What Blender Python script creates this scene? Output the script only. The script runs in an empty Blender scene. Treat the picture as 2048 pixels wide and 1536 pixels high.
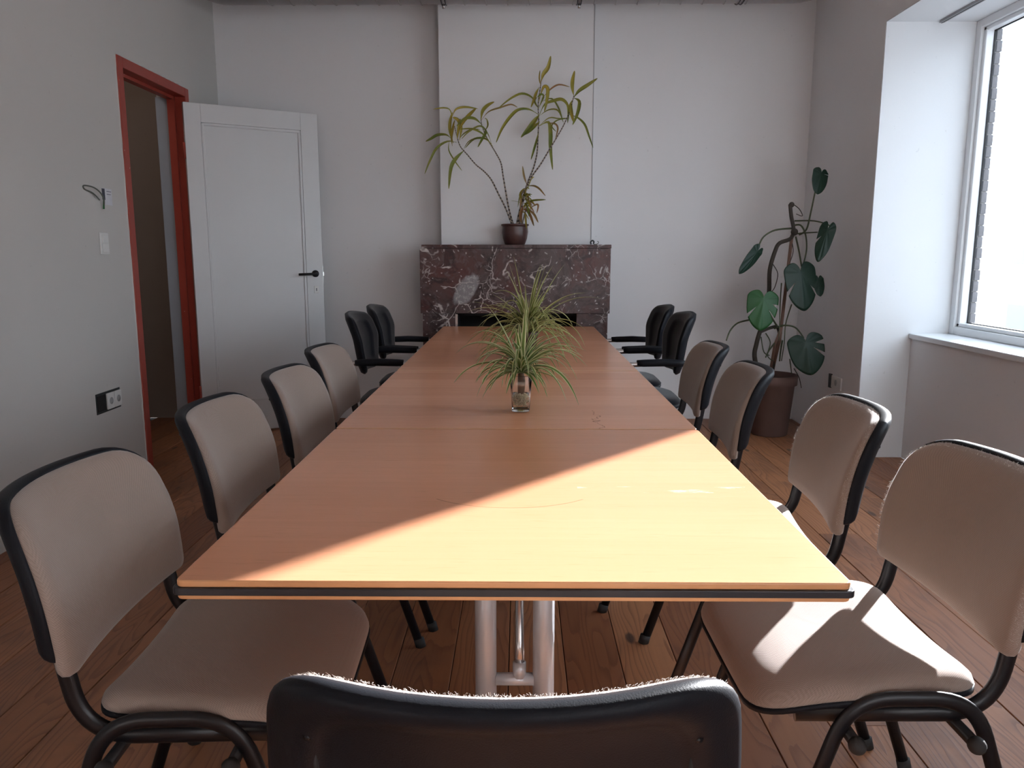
import bpy, bmesh, math, random
from mathutils import Vector, Matrix, Euler
R = random.Random(7)
PI = math.pi
C = bpy.context.scene.collection
S = bpy.context.scene

# ------------------------------------------------------------------ camera, sky, sun, exposure
F_PX, PITCH, YAW, CAM = 1560.0, 0.16516, 0.0103, Vector((0, 0, 1.21))
cd = bpy.data.cameras.new('camera'); cam = bpy.data.objects.new('camera', cd); C.objects.link(cam)
cd.sensor_width = 36; cd.lens = 36 * F_PX / 2048; cd.clip_start = .02
cam.location = CAM; cam.rotation_euler = (PI / 2 - PITCH, 0, YAW); S.camera = cam
S.view_settings.view_transform = 'Standard'; S.view_settings.look = 'None'
S.view_settings.gamma = 1; S.view_settings.use_curve_mapping = False
S.view_settings.exposure = 0.0
w = bpy.data.worlds.new('sky'); S.world = w; w.use_nodes = True
bg = w.node_tree.nodes['Background']; bg.inputs[0].default_value = (.80, .90, 1.0, 1); bg.inputs[1].default_value = 4.75
sd = bpy.data.lights.new('sun', 'SUN'); sd.energy = 38; sd.angle = .014; sd.color = (1, .965, .95)
sun = bpy.data.objects.new('sun', sd); C.objects.link(sun); sun.location = (6, 8, 5)
SUN_TRAVEL = Vector((-.66, -.748, -.270))
sun.rotation_euler = SUN_TRAVEL.to_track_quat('-Z', 'Y').to_euler()
def portal(y0, y1, z0, z1):
    l = bpy.data.lights.new('window_portal', 'AREA'); l.shape = 'RECTANGLE'; l.size = y1 - y0; l.size_y = z1 - z0
    l.cycles.is_portal = True
    o = bpy.data.objects.new('window_portal', l); C.objects.link(o)
    o.location = (2.66, (y0 + y1) / 2, (z0 + z1) / 2); o.rotation_euler = (PI / 2, 0, PI / 2)
portal(1.7, 4.53, .8, 2.42); portal(-2.55, -.95, .8, 2.42)  # second portal serves the added fill window behind the camera

_rot = Euler((PI / 2 - PITCH, 0, YAW)).to_matrix()
def at(px, py, Y):
    d = _rot @ Vector(((px - 1024) / F_PX, (768 - py) / F_PX, -1))
    return CAM + d * ((Y - CAM.y) / d.y)

# ------------------------------------------------------------------ materials
class NT:
    def __init__(s, name):
        s.m = bpy.data.materials.new(name); s.m.use_nodes = True; s.t = s.m.node_tree
        s.b = s.t.nodes['Principled BSDF']
    def n(s, ty, ins=None, **kw):
        x = s.t.nodes.new('ShaderNode' + ty)
        for k, v in kw.items(): setattr(x, k, v)
        for k, v in (ins or {}).items(): s.put(x.inputs[k], v)
        return x
    def put(s, sock, v):
        if isinstance(v, bpy.types.NodeSocket): s.t.links.new(v, sock)
        else:
            if sock.type == 'RGBA' and len(v) == 3: v = (*v, 1)
            sock.default_value = v
    def math(s, op, a, b=0.0, c=None):
        x = s.n('Math', {0: a, 1: b}, operation=op)
        if c is not None: s.put(x.inputs[2], c)
        return x.outputs[0]
    def mix(s, f, a, b, mode='MIX'):
        x = s.n('Mix', data_type='RGBA', blend_type=mode)
        s.put(x.inputs[0], f); s.put(x.inputs[6], a); s.put(x.inputs[7], b); return x.outputs[2]
    def ramp(s, f, stops):
        x = s.n('ValToRGB', {0: f}); e = x.color_ramp.elements
        while len(e) < len(stops): e.new(.5)
        for i, (p, c) in enumerate(stops):
            e[i].position = p; e[i].color = (c, c, c, 1) if not isinstance(c, tuple) else (*c, 1)
        return x.outputs[0]
    def noise(s, vec, scale, detail=4, rough=.5, dist=0):
        return s.n('TexNoise', {'Vector': vec, 'Scale': scale, 'Detail': detail, 'Roughness': rough, 'Distortion': dist}).outputs[0]
    def obj(s): return s.n('TexCoord').outputs['Object']
    def map(s, v, scale=(1, 1, 1), loc=(0, 0, 0)):
        return s.n('Mapping', {0: v, 1: loc, 3: scale}).outputs[0]
    def bump(s, h, strength, dist=.01):
        x = s.n('Bump', {'Height': h, 'Strength': strength, 'Distance': dist}); s.put(s.b.inputs['Normal'], x.outputs[0])
    def set(s, **k):
        nm = dict(col='Base Color', rough='Roughness', metal='Metallic', spec='Specular IOR Level', sheen='Sheen Weight',
                  sr='Sheen Roughness', coat='Coat Weight', cr='Coat Roughness', tr='Transmission Weight', ior='IOR', sub='Subsurface Weight')
        for a, v in k.items(): s.put(s.b.inputs[nm[a]], v)
        return s.m

def simple(name, col, rough=.5, var=.12, scale=20, bump=0, **k):
    a = NT(name); o = a.obj(); nz = a.noise(o, scale, 5)
    c2 = tuple(max(0, x * (1 - var)) for x in col); c1 = tuple(min(1, x * (1 + var)) for x in col)
    m = a.set(col=a.mix(nz, c2, c1), rough=rough, **k)
    if bump: a.bump(nz, bump, .002)
    return m

def wall_mat(name, col, dirty=.05):
    a = NT(name); o = a.obj()
    n1 = a.noise(o, 1.3, 3); n2 = a.noise(o, 60, 3); n3 = a.noise(o, 6, 5, .6)
    c = a.mix(n1, tuple(x * (1 - dirty) for x in col), col)
    spots = a.ramp(a.noise(o, 34, 2), [(.0, 0.0), (.735, 0.0), (.75, .35), (1, .35)])
    c = a.mix(spots, c, tuple(x * .72 for x in col))
    a.set(col=c, rough=.7, spec=.3)
    a.bump(a.math('ADD', a.math('MULTIPLY', n2, .25), n3), .25, .004)
    return a.m
WALL = wall_mat('white_wall_paint', (.82, .815, .825))
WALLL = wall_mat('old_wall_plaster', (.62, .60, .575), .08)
CEIL = wall_mat('ceiling_paint', (.80, .80, .79))
REVEAL = wall_mat('fresh_white_paint', (.70, .715, .73), .02)
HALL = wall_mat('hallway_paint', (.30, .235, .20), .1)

def plank_mat():
    a = NT('pine_floorboard'); o = a.obj(); rnd = a.n('ObjectInfo').outputs['Random']
    off = a.n('CombineXYZ', {0: a.math('MULTIPLY', rnd, 3.7), 1: a.math('MULTIPLY', rnd, 53.0), 2: a.math('MULTIPLY', rnd, 1.3)}).outputs[0]
    v = a.n('VectorMath', {0: o, 1: off}, operation='ADD').outputs[0]
    warp = a.noise(a.map(v, (3.2, .55, 3)), 1.6, 2, .45)
    sx = a.n('SeparateXYZ', {0: o}).outputs
    rr = a.math('ADD', a.math('MULTIPLY', warp, 1.05), a.math('MULTIPLY', a.math('ABSOLUTE', a.math('ADD', sx[0], a.math('MULTIPLY', a.math('SUBTRACT', rnd, .5), .1))), 1.8))
    fine = a.noise(a.map(v, (60, 2.0, 40)), 1, 4, .6)
    g = a.math('FRACT', a.math('ADD', a.math('MULTIPLY', rr, 22), a.math('MULTIPLY', fine, .55)))
    late = a.ramp(g, [(.0, .05), (.55, .22), (.86, .95), (.95, 1.0), (1, .05)])
    base = a.ramp(rnd, [(0, (.36, .145, .060)), (.35, (.46, .20, .09)), (.65, (.27, .10, .042)), (1, (.39, .165, .07))])
    dark = a.mix(.62, base, (.12, .038, .018))
    c = a.mix(a.math('MULTIPLY', late, .85), base, dark)
    c = a.mix(a.math('MULTIPLY', fine, .3), c, (.17, .08, .05))
    kn = a.n('TexVoronoi', {'Vector': a.map(v, (6.5, 2.6, 1)), 'Scale': 1.0}, feature='F1').outputs['Distance']
    c = a.mix(a.ramp(kn, [(0, .95), (.07, .85), (.115, 0.0), (1, 0.0)]), c, (.055, .028, .02))
    stain = a.ramp(a.noise(v, 2.2, 5, .6), [(0, 0.0), (.52, 0.0), (.72, .6), (1, .75)])
    c = a.mix(stain, c, (.10, .052, .038))
    a.set(col=c, rough=a.math('ADD', a.math('MULTIPLY', fine, .2), .36), spec=.42)
    a.bump(a.math('ADD', late, fine), .12, .002)
    return a.m
PLANK = plank_mat()

def veneer(name):
    a = NT(name); g = a.n('NewGeometry').outputs['Position']; s3 = a.n('SeparateXYZ', {0: g}).outputs
    band = a.math('FLOOR', a.math('DIVIDE', a.math('ADD', s3[1], .115), .172))
    wn = a.n('TexWhiteNoise', {'W': band}, noise_dimensions='1D').outputs[0]
    grain = a.noise(a.map(g, (2.2, 60, 10)), 1, 4, .6)
    fleck = a.noise(a.map(g, (14, 190, 20)), 1, 2)
    c = a.mix(wn, (.72, .315, .17), (.82, .375, .215))
    c = a.mix(a.math('MULTIPLY', grain, .35), c, (.52, .25, .115))
    c = a.mix(a.ramp(fleck, [(0, 0.0), (.62, 0.0), (.72, .22), (1, .3)]), c, (.46, .22, .10))
    # dried scuffs in the lacquer: one long pale rub and a curved scratch
    scv = a.map(g, (3.2, 22, 1))
    rub = a.ramp(a.noise(scv, 3.5, 6, .7), [(0, 0.0), (.56, 0.0), (.63, .8), (1, .9)])
    yb = a.math('LESS_THAN', a.math('ABSOLUTE', a.math('SUBTRACT', s3[1], 1.555)), .022)
    xb = a.math('MULTIPLY', a.math('GREATER_THAN', s3[0], .12), a.math('LESS_THAN', s3[0], .47))
    c = a.mix(a.math('MULTIPLY', a.math('MULTIPLY', rub, yb), xb), c, (.86, .74, .62))
    dx = a.math('ADD', s3[0], .02); dy = a.math('SUBTRACT', s3[1], 1.60)
    d = a.math('SQRT', a.math('ADD', a.math('MULTIPLY', dx, dx), a.math('MULTIPLY', a.math('MULTIPLY', dy, dy), 1.4)))
    ring = a.math('LESS_THAN', a.math('ABSOLUTE', a.math('SUBTRACT', d, .195)), .0016)
    ring = a.math('MULTIPLY', ring, a.math('LESS_THAN', s3[1], 1.49))
    c = a.mix(a.math('MULTIPLY', ring, .6), c, (.28, .13, .06))
    # a thin wandering crack near the middle seam
    wob = a.math('MULTIPLY', a.math('SUBTRACT', a.noise(a.map(g, (1, 1, 1)), 22, 3), .5), .09)
    cr = a.math('LESS_THAN', a.math('ABSOLUTE', a.math('ADD', a.math('SUBTRACT', s3[0], .228), wob)), .0016)
    cr = a.math('MULTIPLY', cr, a.math('LESS_THAN', a.math('ABSOLUTE', a.math('SUBTRACT', s3[1], 2.25)), .13))
    c = a.mix(a.math('MULTIPLY', cr, .7), c, (.22, .10, .05))
    a.set(col=c, rough=a.math('ADD', a.math('MULTIPLY', a.noise(g, 9, 3), .07), .21), spec=.5)
    a.bump(grain, .015, .001)
    return a.m
VENEER = veneer('beech_veneer')
LIP = simple('beech_lipping', (.66, .33, .15), .32, .08, 15)
BAND = simple('black_edge_band', (.018, .019, .024), .38, .2, 60)

def fabric(name, col):
    a = NT(name); o = a.obj(); s3 = a.n('SeparateXYZ', {0: o}).outputs
    k = 2 * PI / .0042
    u = a.math('SINE', a.math('MULTIPLY', s3[0], k))
    v = a.math('SINE', a.math('MULTIPLY', a.math('ADD', s3[1], s3[2]), k))
    wv = a.math('ADD', a.math('MULTIPLY', a.math('MULTIPLY', u, v), .5), .5)
    nz = a.noise(o, 9, 4); fz = a.noise(o, 700, 2)
    c = a.mix(nz, tuple(x * .93 for x in col), tuple(x * 1.05 for x in col))
    c = a.mix(a.math('MULTIPLY', wv, .5), c, tuple(x * .5 for x in col))
    c = a.mix(a.math('MULTIPLY', fz, .2), c, tuple(min(1, x * 1.3) for x in col))
    a.set(col=c, rough=.95, spec=.1, sheen=.35, sr=.4)
    a.bump(a.math('ADD', a.math('MULTIPLY', wv, -.7), a.math('MULTIPLY', fz, .6)), .5, .0012)
    return a.m
TAN = fabric('tan_woven_fabric', (.35, .275, .235))
BLKFAB = fabric('black_fabric', (.010, .010, .013))
FUZZ = simple('pale_fabric_fuzz', (.72, .66, .60), .9, .05, 50, sheen=.5)
def plastic():
    a = NT('grained_black_plastic'); o = a.obj(); v = a.n('TexVoronoi', {'Vector': o, 'Scale': 520.0}).outputs['Distance']
    a.set(col=a.mix(a.noise(o, 8), (.009, .010, .013), (.014, .015, .019)), rough=.45, spec=.12)
    a.bump(v, .22, .0006); return a.m
PLAST = plastic()
BLKMET = simple('black_painted_steel', (.008, .008, .010), .34, .2, 40, spec=.35)
RUB = simple('black_rubber', (.02, .02, .02), .7, .2, 60)
SILV = simple('silver_painted_tube', (.58, .60, .63), .36, .06, 30, metal=.35)
CHROME = simple('satin_steel', (.60, .58, .57), .25, .05, 30, metal=.9)
GREYTUBE = simple('grey_steel_tube', (.30, .29, .30), .35, .05, 30, metal=.5)
def dmetal():
    a = NT('galvanised_duct'); o = a.obj(); v = a.n('TexVoronoi', {'Vector': o, 'Scale': 30.0}).outputs['Color']
    nz = a.noise(o, 2.5, 4)
    a.set(col=a.mix(nz, (.30, .28, .27), (.46, .44, .43)), rough=.42, metal=.75); return a.m
DUCT = dmetal()
def marble():
    a = NT('red_grey_marble'); o = a.obj()
    wn = a.n('TexNoise', {'Vector': o, 'Scale': 3.2, 'Detail': 4.0}).outputs['Color']
    v = a.n('VectorMath', {0: o, 1: a.n('VectorMath', {0: wn, 'Scale': .35}, operation='SCALE').outputs[0]}, operation='ADD').outputs[0]
    big = a.ramp(a.noise(v, 3.2, 6, .62), [(0, 0.0), (.42, 0.0), (.6, 1.0), (1, 1.0)])
    c = a.mix(big, (.115, .046, .042), (.10, .073, .070))
    c = a.mix(a.ramp(a.noise(v, 9, 7, .7), [(0, 0.0), (.46, 0.0), (.60, .85), (1, .95)]), c, (.042, .026, .026))
    c = a.mix(a.ramp(a.noise(v, 26, 6, .7), [(0, 0.0), (.52, 0.0), (.66, .8), (1, .9)]), c, (.15, .115, .11))
    # a pale mottled oval patch in the lintel slab
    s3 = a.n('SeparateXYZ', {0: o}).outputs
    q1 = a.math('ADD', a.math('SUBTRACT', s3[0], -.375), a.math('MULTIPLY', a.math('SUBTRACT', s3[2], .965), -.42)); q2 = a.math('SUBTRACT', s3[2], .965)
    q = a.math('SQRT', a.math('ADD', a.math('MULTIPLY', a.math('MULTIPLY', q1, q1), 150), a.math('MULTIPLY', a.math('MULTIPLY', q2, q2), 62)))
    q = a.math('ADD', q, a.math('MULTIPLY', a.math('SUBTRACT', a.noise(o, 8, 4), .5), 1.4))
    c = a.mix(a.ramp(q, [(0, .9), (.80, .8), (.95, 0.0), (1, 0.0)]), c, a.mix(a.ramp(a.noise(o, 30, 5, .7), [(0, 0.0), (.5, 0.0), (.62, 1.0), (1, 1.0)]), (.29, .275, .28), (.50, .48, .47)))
    ed = a.n('TexVoronoi', {'Vector': v, 'Scale': 6.5}, feature='DISTANCE_TO_EDGE').outputs['Distance']
    mask = a.ramp(a.noise(o, 4.1, 4, .6), [(0, 0.0), (.53, 0.0), (.60, 1.0), (1, 1.0)])
    vein = a.math('MULTIPLY', a.ramp(ed, [(0, 1.0), (.010, .9), (.030, 0.0), (1, 0.0)]), mask)
    c = a.mix(vein, c, (.60, .53, .50))
    ed2 = a.n('TexVoronoi', {'Vector': v, 'Scale': 15.0}, feature='DISTANCE_TO_EDGE').outputs['Distance']
    mask2 = a.ramp(a.noise(o, 7.3, 3), [(0, 0.0), (.56, 0.0), (.64, 1.0), (1, 1.0)])
    c = a.mix(a.math('MULTIPLY', a.ramp(ed2, [(0, .8), (.02, .6), (.05, 0.0), (1, 0.0)]), mask2), c, (.48, .42, .40))
    sp = a.n('TexVoronoi', {'Vector': v, 'Scale': 26.0}).outputs['Distance']
    c = a.mix(a.ramp(sp, [(0, .9), (.13, .75), (.20, 0.0), (1, 0.0)]), c, (.52, .46, .44))
    a.set(col=c, rough=.3, spec=.25); return a.m
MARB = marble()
DOORW = simple('white_gloss_door_paint', (.66, .67, .68), .38, .04, 3, bump=.1)
def redp():
    a = NT('red_frame_paint'); o = a.obj()
    chip = a.ramp(a.noise(o, 26, 4, .65), [(0, 0.0), (.70, 0.0), (.73, .8), (1, 1.0)])
    a.set(col=a.mix(chip, (.36, .055, .035), (.6, .5, .46)), rough=.42); return a.m
RED = redp()
FRAMEW = simple('white_window_lacquer', (.78, .80, .82), .3, .03, 5)
BRICK = simple('dark_brick', (.16, .15, .155), .9, .3, 30, bump=.5)
MORTAR = simple('grey_mortar', (.34, .32, .30), .95, .15, 40)
SOOT = simple('sooty_black', (.010, .010, .010), .9, .3, 10)
WHITEP = simple('white_plastic', (.74, .74, .72), .35, .03, 30)
DARKP = simple('dark_socket', (.03, .035, .035), .5, .3, 60)
POT = simple('brown_glazed_pot', (.075, .036, .032), .32, .3, 40, bump=.2)
POT2 = simple('maroon_pot', (.06, .025, .03), .25, .2, 30)
TERRA = simple('brown_clay_planter', (.13, .075, .062), .75, .2, 12, bump=.3)
SOIL = simple('potting_soil', (.035, .022, .016), .95, .5, 120, bump=1)
STONE = simple('facade_render', (.75, .72, .68), .9, .08, .5)
GLASSB = simple('facade_glass', (.30, .36, .42), .25, .05, 1)
ROAD = simple('street_asphalt', (.34, .33, .33), .9, .1, 2)
def stem_mat():
    a = NT('ringed_cane'); o = a.obj(); nz = a.noise(a.map(o, (20, 20, 60)), 1, 3)
    uv = a.n('TexCoord').outputs['UV']; vy = a.n('SeparateXYZ', {0: uv}).outputs[1]
    r = a.math('FRACT', a.math('MULTIPLY', vy, 42)); k = a.math('LESS_THAN', r, a.math('MULTIPLY', nz, .75))
    a.set(col=a.mix(k, (.33, .27, .22), (.045, .032, .025)), rough=.7); return a.m
CANE = stem_mat()
def leaf_mat(name, mid, edge, lo=.30, hi=.5, rough=.4, streak=True, var=None):
    a = NT(name); uv = a.n('TexCoord').outputs['UV']; s3 = a.n('SeparateXYZ', {0: uv}).outputs
    d = a.math('ABSOLUTE', a.math('SUBTRACT', s3[0], .5))
    o = a.obj(); nz = a.noise(a.map(o, (1, 1, 1)), 14, 3)
    f = a.ramp(a.math('ADD', d, a.math('MULTIPLY', a.math('SUBTRACT', nz, .5), .12)), [(0, 0.0), (lo, 0.0), (hi, 1.0), (1, 1.0)])
    c = a.mix(f, mid, edge)
    if var: c = a.mix(a.ramp(a.noise(o, 7, 3), [(0, 0.0), (.40, 0.0), (.62, 1.0), (1, 1.0)]), c, var)
    c = a.mix(a.math('MULTIPLY', a.n('ObjectInfo').outputs['Random'], .3), c, tuple(x * .55 for x in mid))
    a.set(col=c, rough=rough, spec=.4)
    tr = a.n('BsdfTranslucent', {0: c}); mx = a.n('MixShader', {0: .22, 1: a.b.outputs[0], 2: tr.outputs[0]})
    out = a.t.nodes['Material Output']; a.t.links.new(mx.outputs[0], out.inputs[0])
    return a.m
SPIDER = leaf_mat('variegated_leaf', (.15, .24, .055), (.72, .72, .42), .24, .34)
SPIDER2 = leaf_mat('yellowish_variegated_leaf', (.22, .27, .06), (.70, .67, .34), .22, .34)
DRAC = leaf_mat('green_cane_leaf', (.15, .21, .035), (.20, .20, .04), .2, .5, var=(.32, .29, .045))
DRACY = leaf_mat('yellow_cane_leaf', (.52, .38, .06), (.24, .26, .045), .2, .5, var=(.30, .29, .05))
DRACO = leaf_mat('dry_orange_leaf', (.42, .21, .10), (.34, .20, .07), .2, .5, var=(.27, .22, .06))
MONS = leaf_mat('dark_monstera_leaf', (.009, .032, .018), (.009, .030, .016), .3, .5, .5)
MONSB = leaf_mat('bright_monstera_leaf', (.022, .10, .024), (.018, .075, .018), .3, .5, .45)
GREENSTEM = simple('green_stem', (.06, .075, .035), .55, .2, 40)
BROWNSTEM = simple('dark_woody_stem', (.045, .036, .028), .8, .4, 40, bump=.5)
STAKE = simple('wooden_stake', (.20, .115, .085), .8, .2, 30)
ROOT = simple('pale_roots', (.80, .70, .48), .6, .15, 80)
PEG = simple('pale_wood_peg', (.65, .42, .28), .6, .1, 40)

def glassm():
    a = NT('window_glass'); t = a.n('BsdfTransparent', {0: (.96, .98, 1.0)}); g = a.n('BsdfGlossy', {'Roughness': 0.0})
    lw = a.n('LayerWeight', {'Blend': .5}).outputs['Facing']
    fr = a.math('ADD', a.math('MULTIPLY', a.math('POWER', lw, 5.0), .5), .03); mx = a.n('MixShader', {0: fr, 1: t.outputs[0], 2: g.outputs[0]})
    a.t.links.new(mx.outputs[0], a.t.nodes['Material Output'].inputs[0]); return a.m
PANE = glassm()
GL = NT('clear_vase_glass').set(col=(.97, .98, .97), rough=0.0, tr=1.0, ior=1.48)
WATER = NT('water').set(col=(.98, .98, .95), rough=0.0, tr=1.0, ior=1.33)

# ------------------------------------------------------------------ mesh helpers
def link(name, bm, m, parent=None, smooth=True, bevel=0, seg=2):
    bmesh.ops.recalc_face_normals(bm, faces=bm.faces)
    me = bpy.data.meshes.new(name); bm.to_mesh(me); bm.free()
    for p in me.polygons: p.use_smooth = smooth
    for x in (m if isinstance(m, (list, tuple)) else [m]): me.materials.append(x)
    o = bpy.data.objects.new(name, me); C.objects.link(o)
    if parent: o.parent = parent
    if bevel:
        b = o.modifiers.new('bevel', 'BEVEL'); b.width = bevel; b.segments = seg; b.limit_method = 'ANGLE'; b.harden_normals = False
    if smooth and bevel:
        try: me.set_sharp_from_angle(angle=.6)
        except Exception: pass
    return o
def box(bm, x0, x1, y0, y1, z0, z1, M=None):
    vs = [bm.verts.new((x, y, z)) for x in (x0, x1) for y in (y0, y1) for z in (z0, z1)]
    if M is not None:
        for v in vs: v.co = M @ v.co
    for f in ((0, 1, 3, 2), (4, 6, 7, 5), (0, 4, 5, 1), (2, 3, 7, 6), (0, 2, 6, 4), (1, 5, 7, 3)):
        bm.faces.new([vs[i] for i in f])
    return bm
def boxes(L):
    bm = bmesh.new()
    for b in L: box(bm, *b)
    return bm
def smooth_path(pts, n=6, closed=False):
    P = [Vector(p) for p in pts]; out = []
    for i in range(len(P) - 1):
        p0 = P[max(i - 1, 0)]; p1 = P[i]; p2 = P[i + 1]; p3 = P[min(i + 2, len(P) - 1)]
        for k in range(n):
            t = k / n
            out.append(.5 * ((2 * p1) + (p2 - p0) * t + (2 * p0 - 5 * p1 + 4 * p2 - p3) * t * t + (3 * p1 - p0 - 3 * p2 + p3) * t ** 3))
    out.append(P[-1]); return out
def fillet(pts, r, n=6):
    P = [Vector(p) for p in pts]; out = [P[0]]
    for i in range(1, len(P) - 1):
        a = (P[i - 1] - P[i]); b = (P[i + 1] - P[i]); rr = min(r, a.length * .49, b.length * .49)
        A = P[i] + a.normalized() * rr; B = P[i] + b.normalized() * rr
        for k in range(n + 1):
            t = k / n; out.append(A * (1 - t) ** 2 + P[i] * 2 * t * (1 - t) + B * t * t)
    out.append(P[-1]); return out
def tube(bm, path, r, seg=10, up=None, r2=None, caps=True, uv=False):
    """sweep an ellipse; up = axis that carries r2 (defaults to a round tube)"""
    P = [Vector(p) for p in path]; n = len(P); rings = []
    ref = Vector(up) if up else None; prev = None
    uvl = bm.loops.layers.uv.verify() if uv else None
    for i in range(n):
        t = (P[min(i + 1, n - 1)] - P[max(i - 1, 0)]).normalized()
        if ref: a = (ref - t * ref.dot(t)).normalized()
        else:
            if prev is None: q = Vector((0, 0, 1)) if abs(t.z) < .9 else Vector((1, 0, 0))
            else: q = prev
            a = (q - t * q.dot(t)).normalized(); prev = a
        b = t.cross(a)
        rr = r[i] if isinstance(r, (list, tuple)) else r; ra = r2 if r2 else rr
        rings.append([bm.verts.new(P[i] + a * ra * math.cos(2 * PI * k / seg) + b * rr * math.sin(2 * PI * k / seg)) for k in range(seg)])
    for i in range(n - 1):
        for k in range(seg):
            f = bm.faces.new([rings[i][k], rings[i][(k + 1) % seg], rings[i + 1][(k + 1) % seg], rings[i + 1][k]])
            if uv:
                for l, vv in zip(f.loops, (i, i, i + 1, i + 1)): l[uvl].uv = (0, vv / (n - 1))
    if caps:
        bm.faces.new(rings[0]); bm.faces.new(rings[-1])
    return bm
def cyl(bm, a, b, r, seg=14): return tube(bm, [a, b], r, seg)
def lathe(bm, prof, seg=32, c=(0, 0, 0), sq=0):
    rings = []
    for r, z in prof:
        ring = []
        for k in range(seg):
            t = 2 * PI * (k + .5) / seg; rr = r
            if sq: rr = r / (abs(math.cos(t)) ** sq + abs(math.sin(t)) ** sq) ** (1 / sq)
            ring.append(bm.verts.new((c[0] + rr * math.cos(t), c[1] + rr * math.sin(t), c[2] + z)))
        rings.append(ring)
    for i in range(len(rings) - 1):
        for k in range(seg): bm.faces.new([rings[i][k], rings[i][(k + 1) % seg], rings[i + 1][(k + 1) % seg], rings[i + 1][k]])
    bm.faces.new(rings[0]); bm.faces.new(rings[-1]); return bm
def ball(bm, c, r, seg=10):
    bmesh.ops.create_uvsphere(bm, u_segments=seg, v_segments=seg // 2 + 2, radius=r, matrix=Matrix.Translation(c)); return bm
def rounded(pts_r, n=8):
    """closed outline of corners (x, y, radius) rounded by arcs"""
    out = []; N = len(pts_r)
    for i in range(N):
        p = Vector(pts_r[i][:2]); a = Vector(pts_r[i - 1][:2]) - p; b = Vector(pts_r[(i + 1) % N][:2]) - p; r = pts_r[i][2]
        A = p + a.normalized() * r; B = p + b.normalized() * r
        for k in range(n + 1):
            t = k / n; out.append(A * (1 - t) ** 2 + p * 2 * t * (1 - t) + B * t * t)
    res = []                                                     # subdivide long edges
    for i in range(len(out)):
        p, q = out[i], out[(i + 1) % len(out)]; m = max(1, int((q - p).length / .03))
        for k in range(m): res.append(p.lerp(q, k / m))
    return res
def cushion(bm, outline, prof, warp, centre=None):
    """outline (u,v) rings scaled by r with offset h along the normal, from front centre over the rim to back centre"""
    c = centre or sum(outline, Vector((0, 0))) / len(outline); rings = []
    for r, h in prof:
        if r == 0: rings.append([bm.verts.new(warp(c.x, c.y, h))]); continue
        rings.append([bm.verts.new(warp(*(c + (p - c) * r), h)) for p in outline])
    n = len(outline)
    for A, B in zip(rings, rings[1:]):
        for k in range(n):
            if len(A) == 1: bm.faces.new([A[0], B[k], B[(k + 1) % n]])
            elif len(B) == 1: bm.faces.new([A[k], B[0], A[(k + 1) % n]])
            else: bm.faces.new([A[k], B[k], B[(k + 1) % n], A[(k + 1) % n]])
    return bm
def thing(name, label, cat, loc=(0, 0, 0), rz=0, group=None):
    o = bpy.data.objects.new(name, None); C.objects.link(o); o.empty_display_size = .1
    o.location = loc; o.rotation_euler = (0, 0, rz); tag(o, label, cat, group); return o
def tag(o, label, cat, group=None):
    o['label'] = label; o['category'] = cat
    if group: o['group'] = group
    return o
def struct(name, bm, m, smooth=False, **k):
    o = link(name, bm, m, smooth=smooth, **k); o['kind'] = 'structure'; return o
def dup(root, loc, rz, label, group=None):
    r = root.copy(); C.objects.link(r); r.location = loc; r.rotation_euler = (0, 0, rz); r['label'] = label
    if group: r['group'] = group
    for ch in list(root.children):
        c = ch.copy(); C.objects.link(c); c.parent = r
        for g in list(ch.children):
            d = g.copy(); C.objects.link(d); d.parent = c
    return r

# ------------------------------------------------------------------ room shell
XL, XR, YB, YF, ZC = -2.12, 2.02, 5.70, -3.0, 3.25
D0, D1, DH = 4.335, 5.115, 2.185           # clear door opening in the left wall
T = .18
# floor: a base slab under individually laid boards
fl = struct('floor', boxes([(XL - 1.9, 2.3, YF, 5.9, -.10, -.022)]), SOIL)
bw = .168; x = XL - .6; i = 0
plank_meshes = {}
while x < 2.28:
    y = YF - R.random() * 1.5
    while y < YB:
        L = R.choice([1.9, 2.4, 2.9, 3.4]); y1 = min(y + L, YB + .1); y0 = max(y, YF)
        if x < XL - .2: y0 = max(y0, 3.2)
        if y1 - y0 > .15:
            x1 = min(x + bw, 2.3)
            key = (round(y1 - y0, 2), round(x1 - x, 3))
            bm = bmesh.new(); lx = (x1 - x) / 2 - .0011; ly = (y1 - y0) / 2 - .001
            box(bm, -lx, lx, -ly, ly, -.02, 0)
            o = link('floorboard', bm, PLANK, fl, smooth=False, bevel=.0016, seg=1)
            o.location = ((x + x1) / 2, (y0 + y1) / 2, R.uniform(-.0012, .0006)); i += 1
        y += L
    x += bw
struct('ceiling', boxes([(XL - 2, 2.75, YF - .2, 5.9, ZC, ZC + .15)]), CEIL)
struct('wall_back', boxes([(XL - T, 2.6, YB, YB + .2, 0, ZC)]), WALL)
struct('wall_front', boxes([(XL - T, 2.75, YF - .2, YF, 0, ZC)]), WALL)
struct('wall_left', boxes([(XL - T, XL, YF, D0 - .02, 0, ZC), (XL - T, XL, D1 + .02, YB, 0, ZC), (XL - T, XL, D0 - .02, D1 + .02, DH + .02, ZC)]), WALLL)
# fresh plaster strip on the hallway side of the hinge jamb
struct('trim_1', boxes([(XL - T - .002, XL - .10, D1 + .004, D1 + .0195, 0, DH + .0)]), wall_mat('grey_blue_plaster', (.40, .43, .48), .2))
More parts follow.
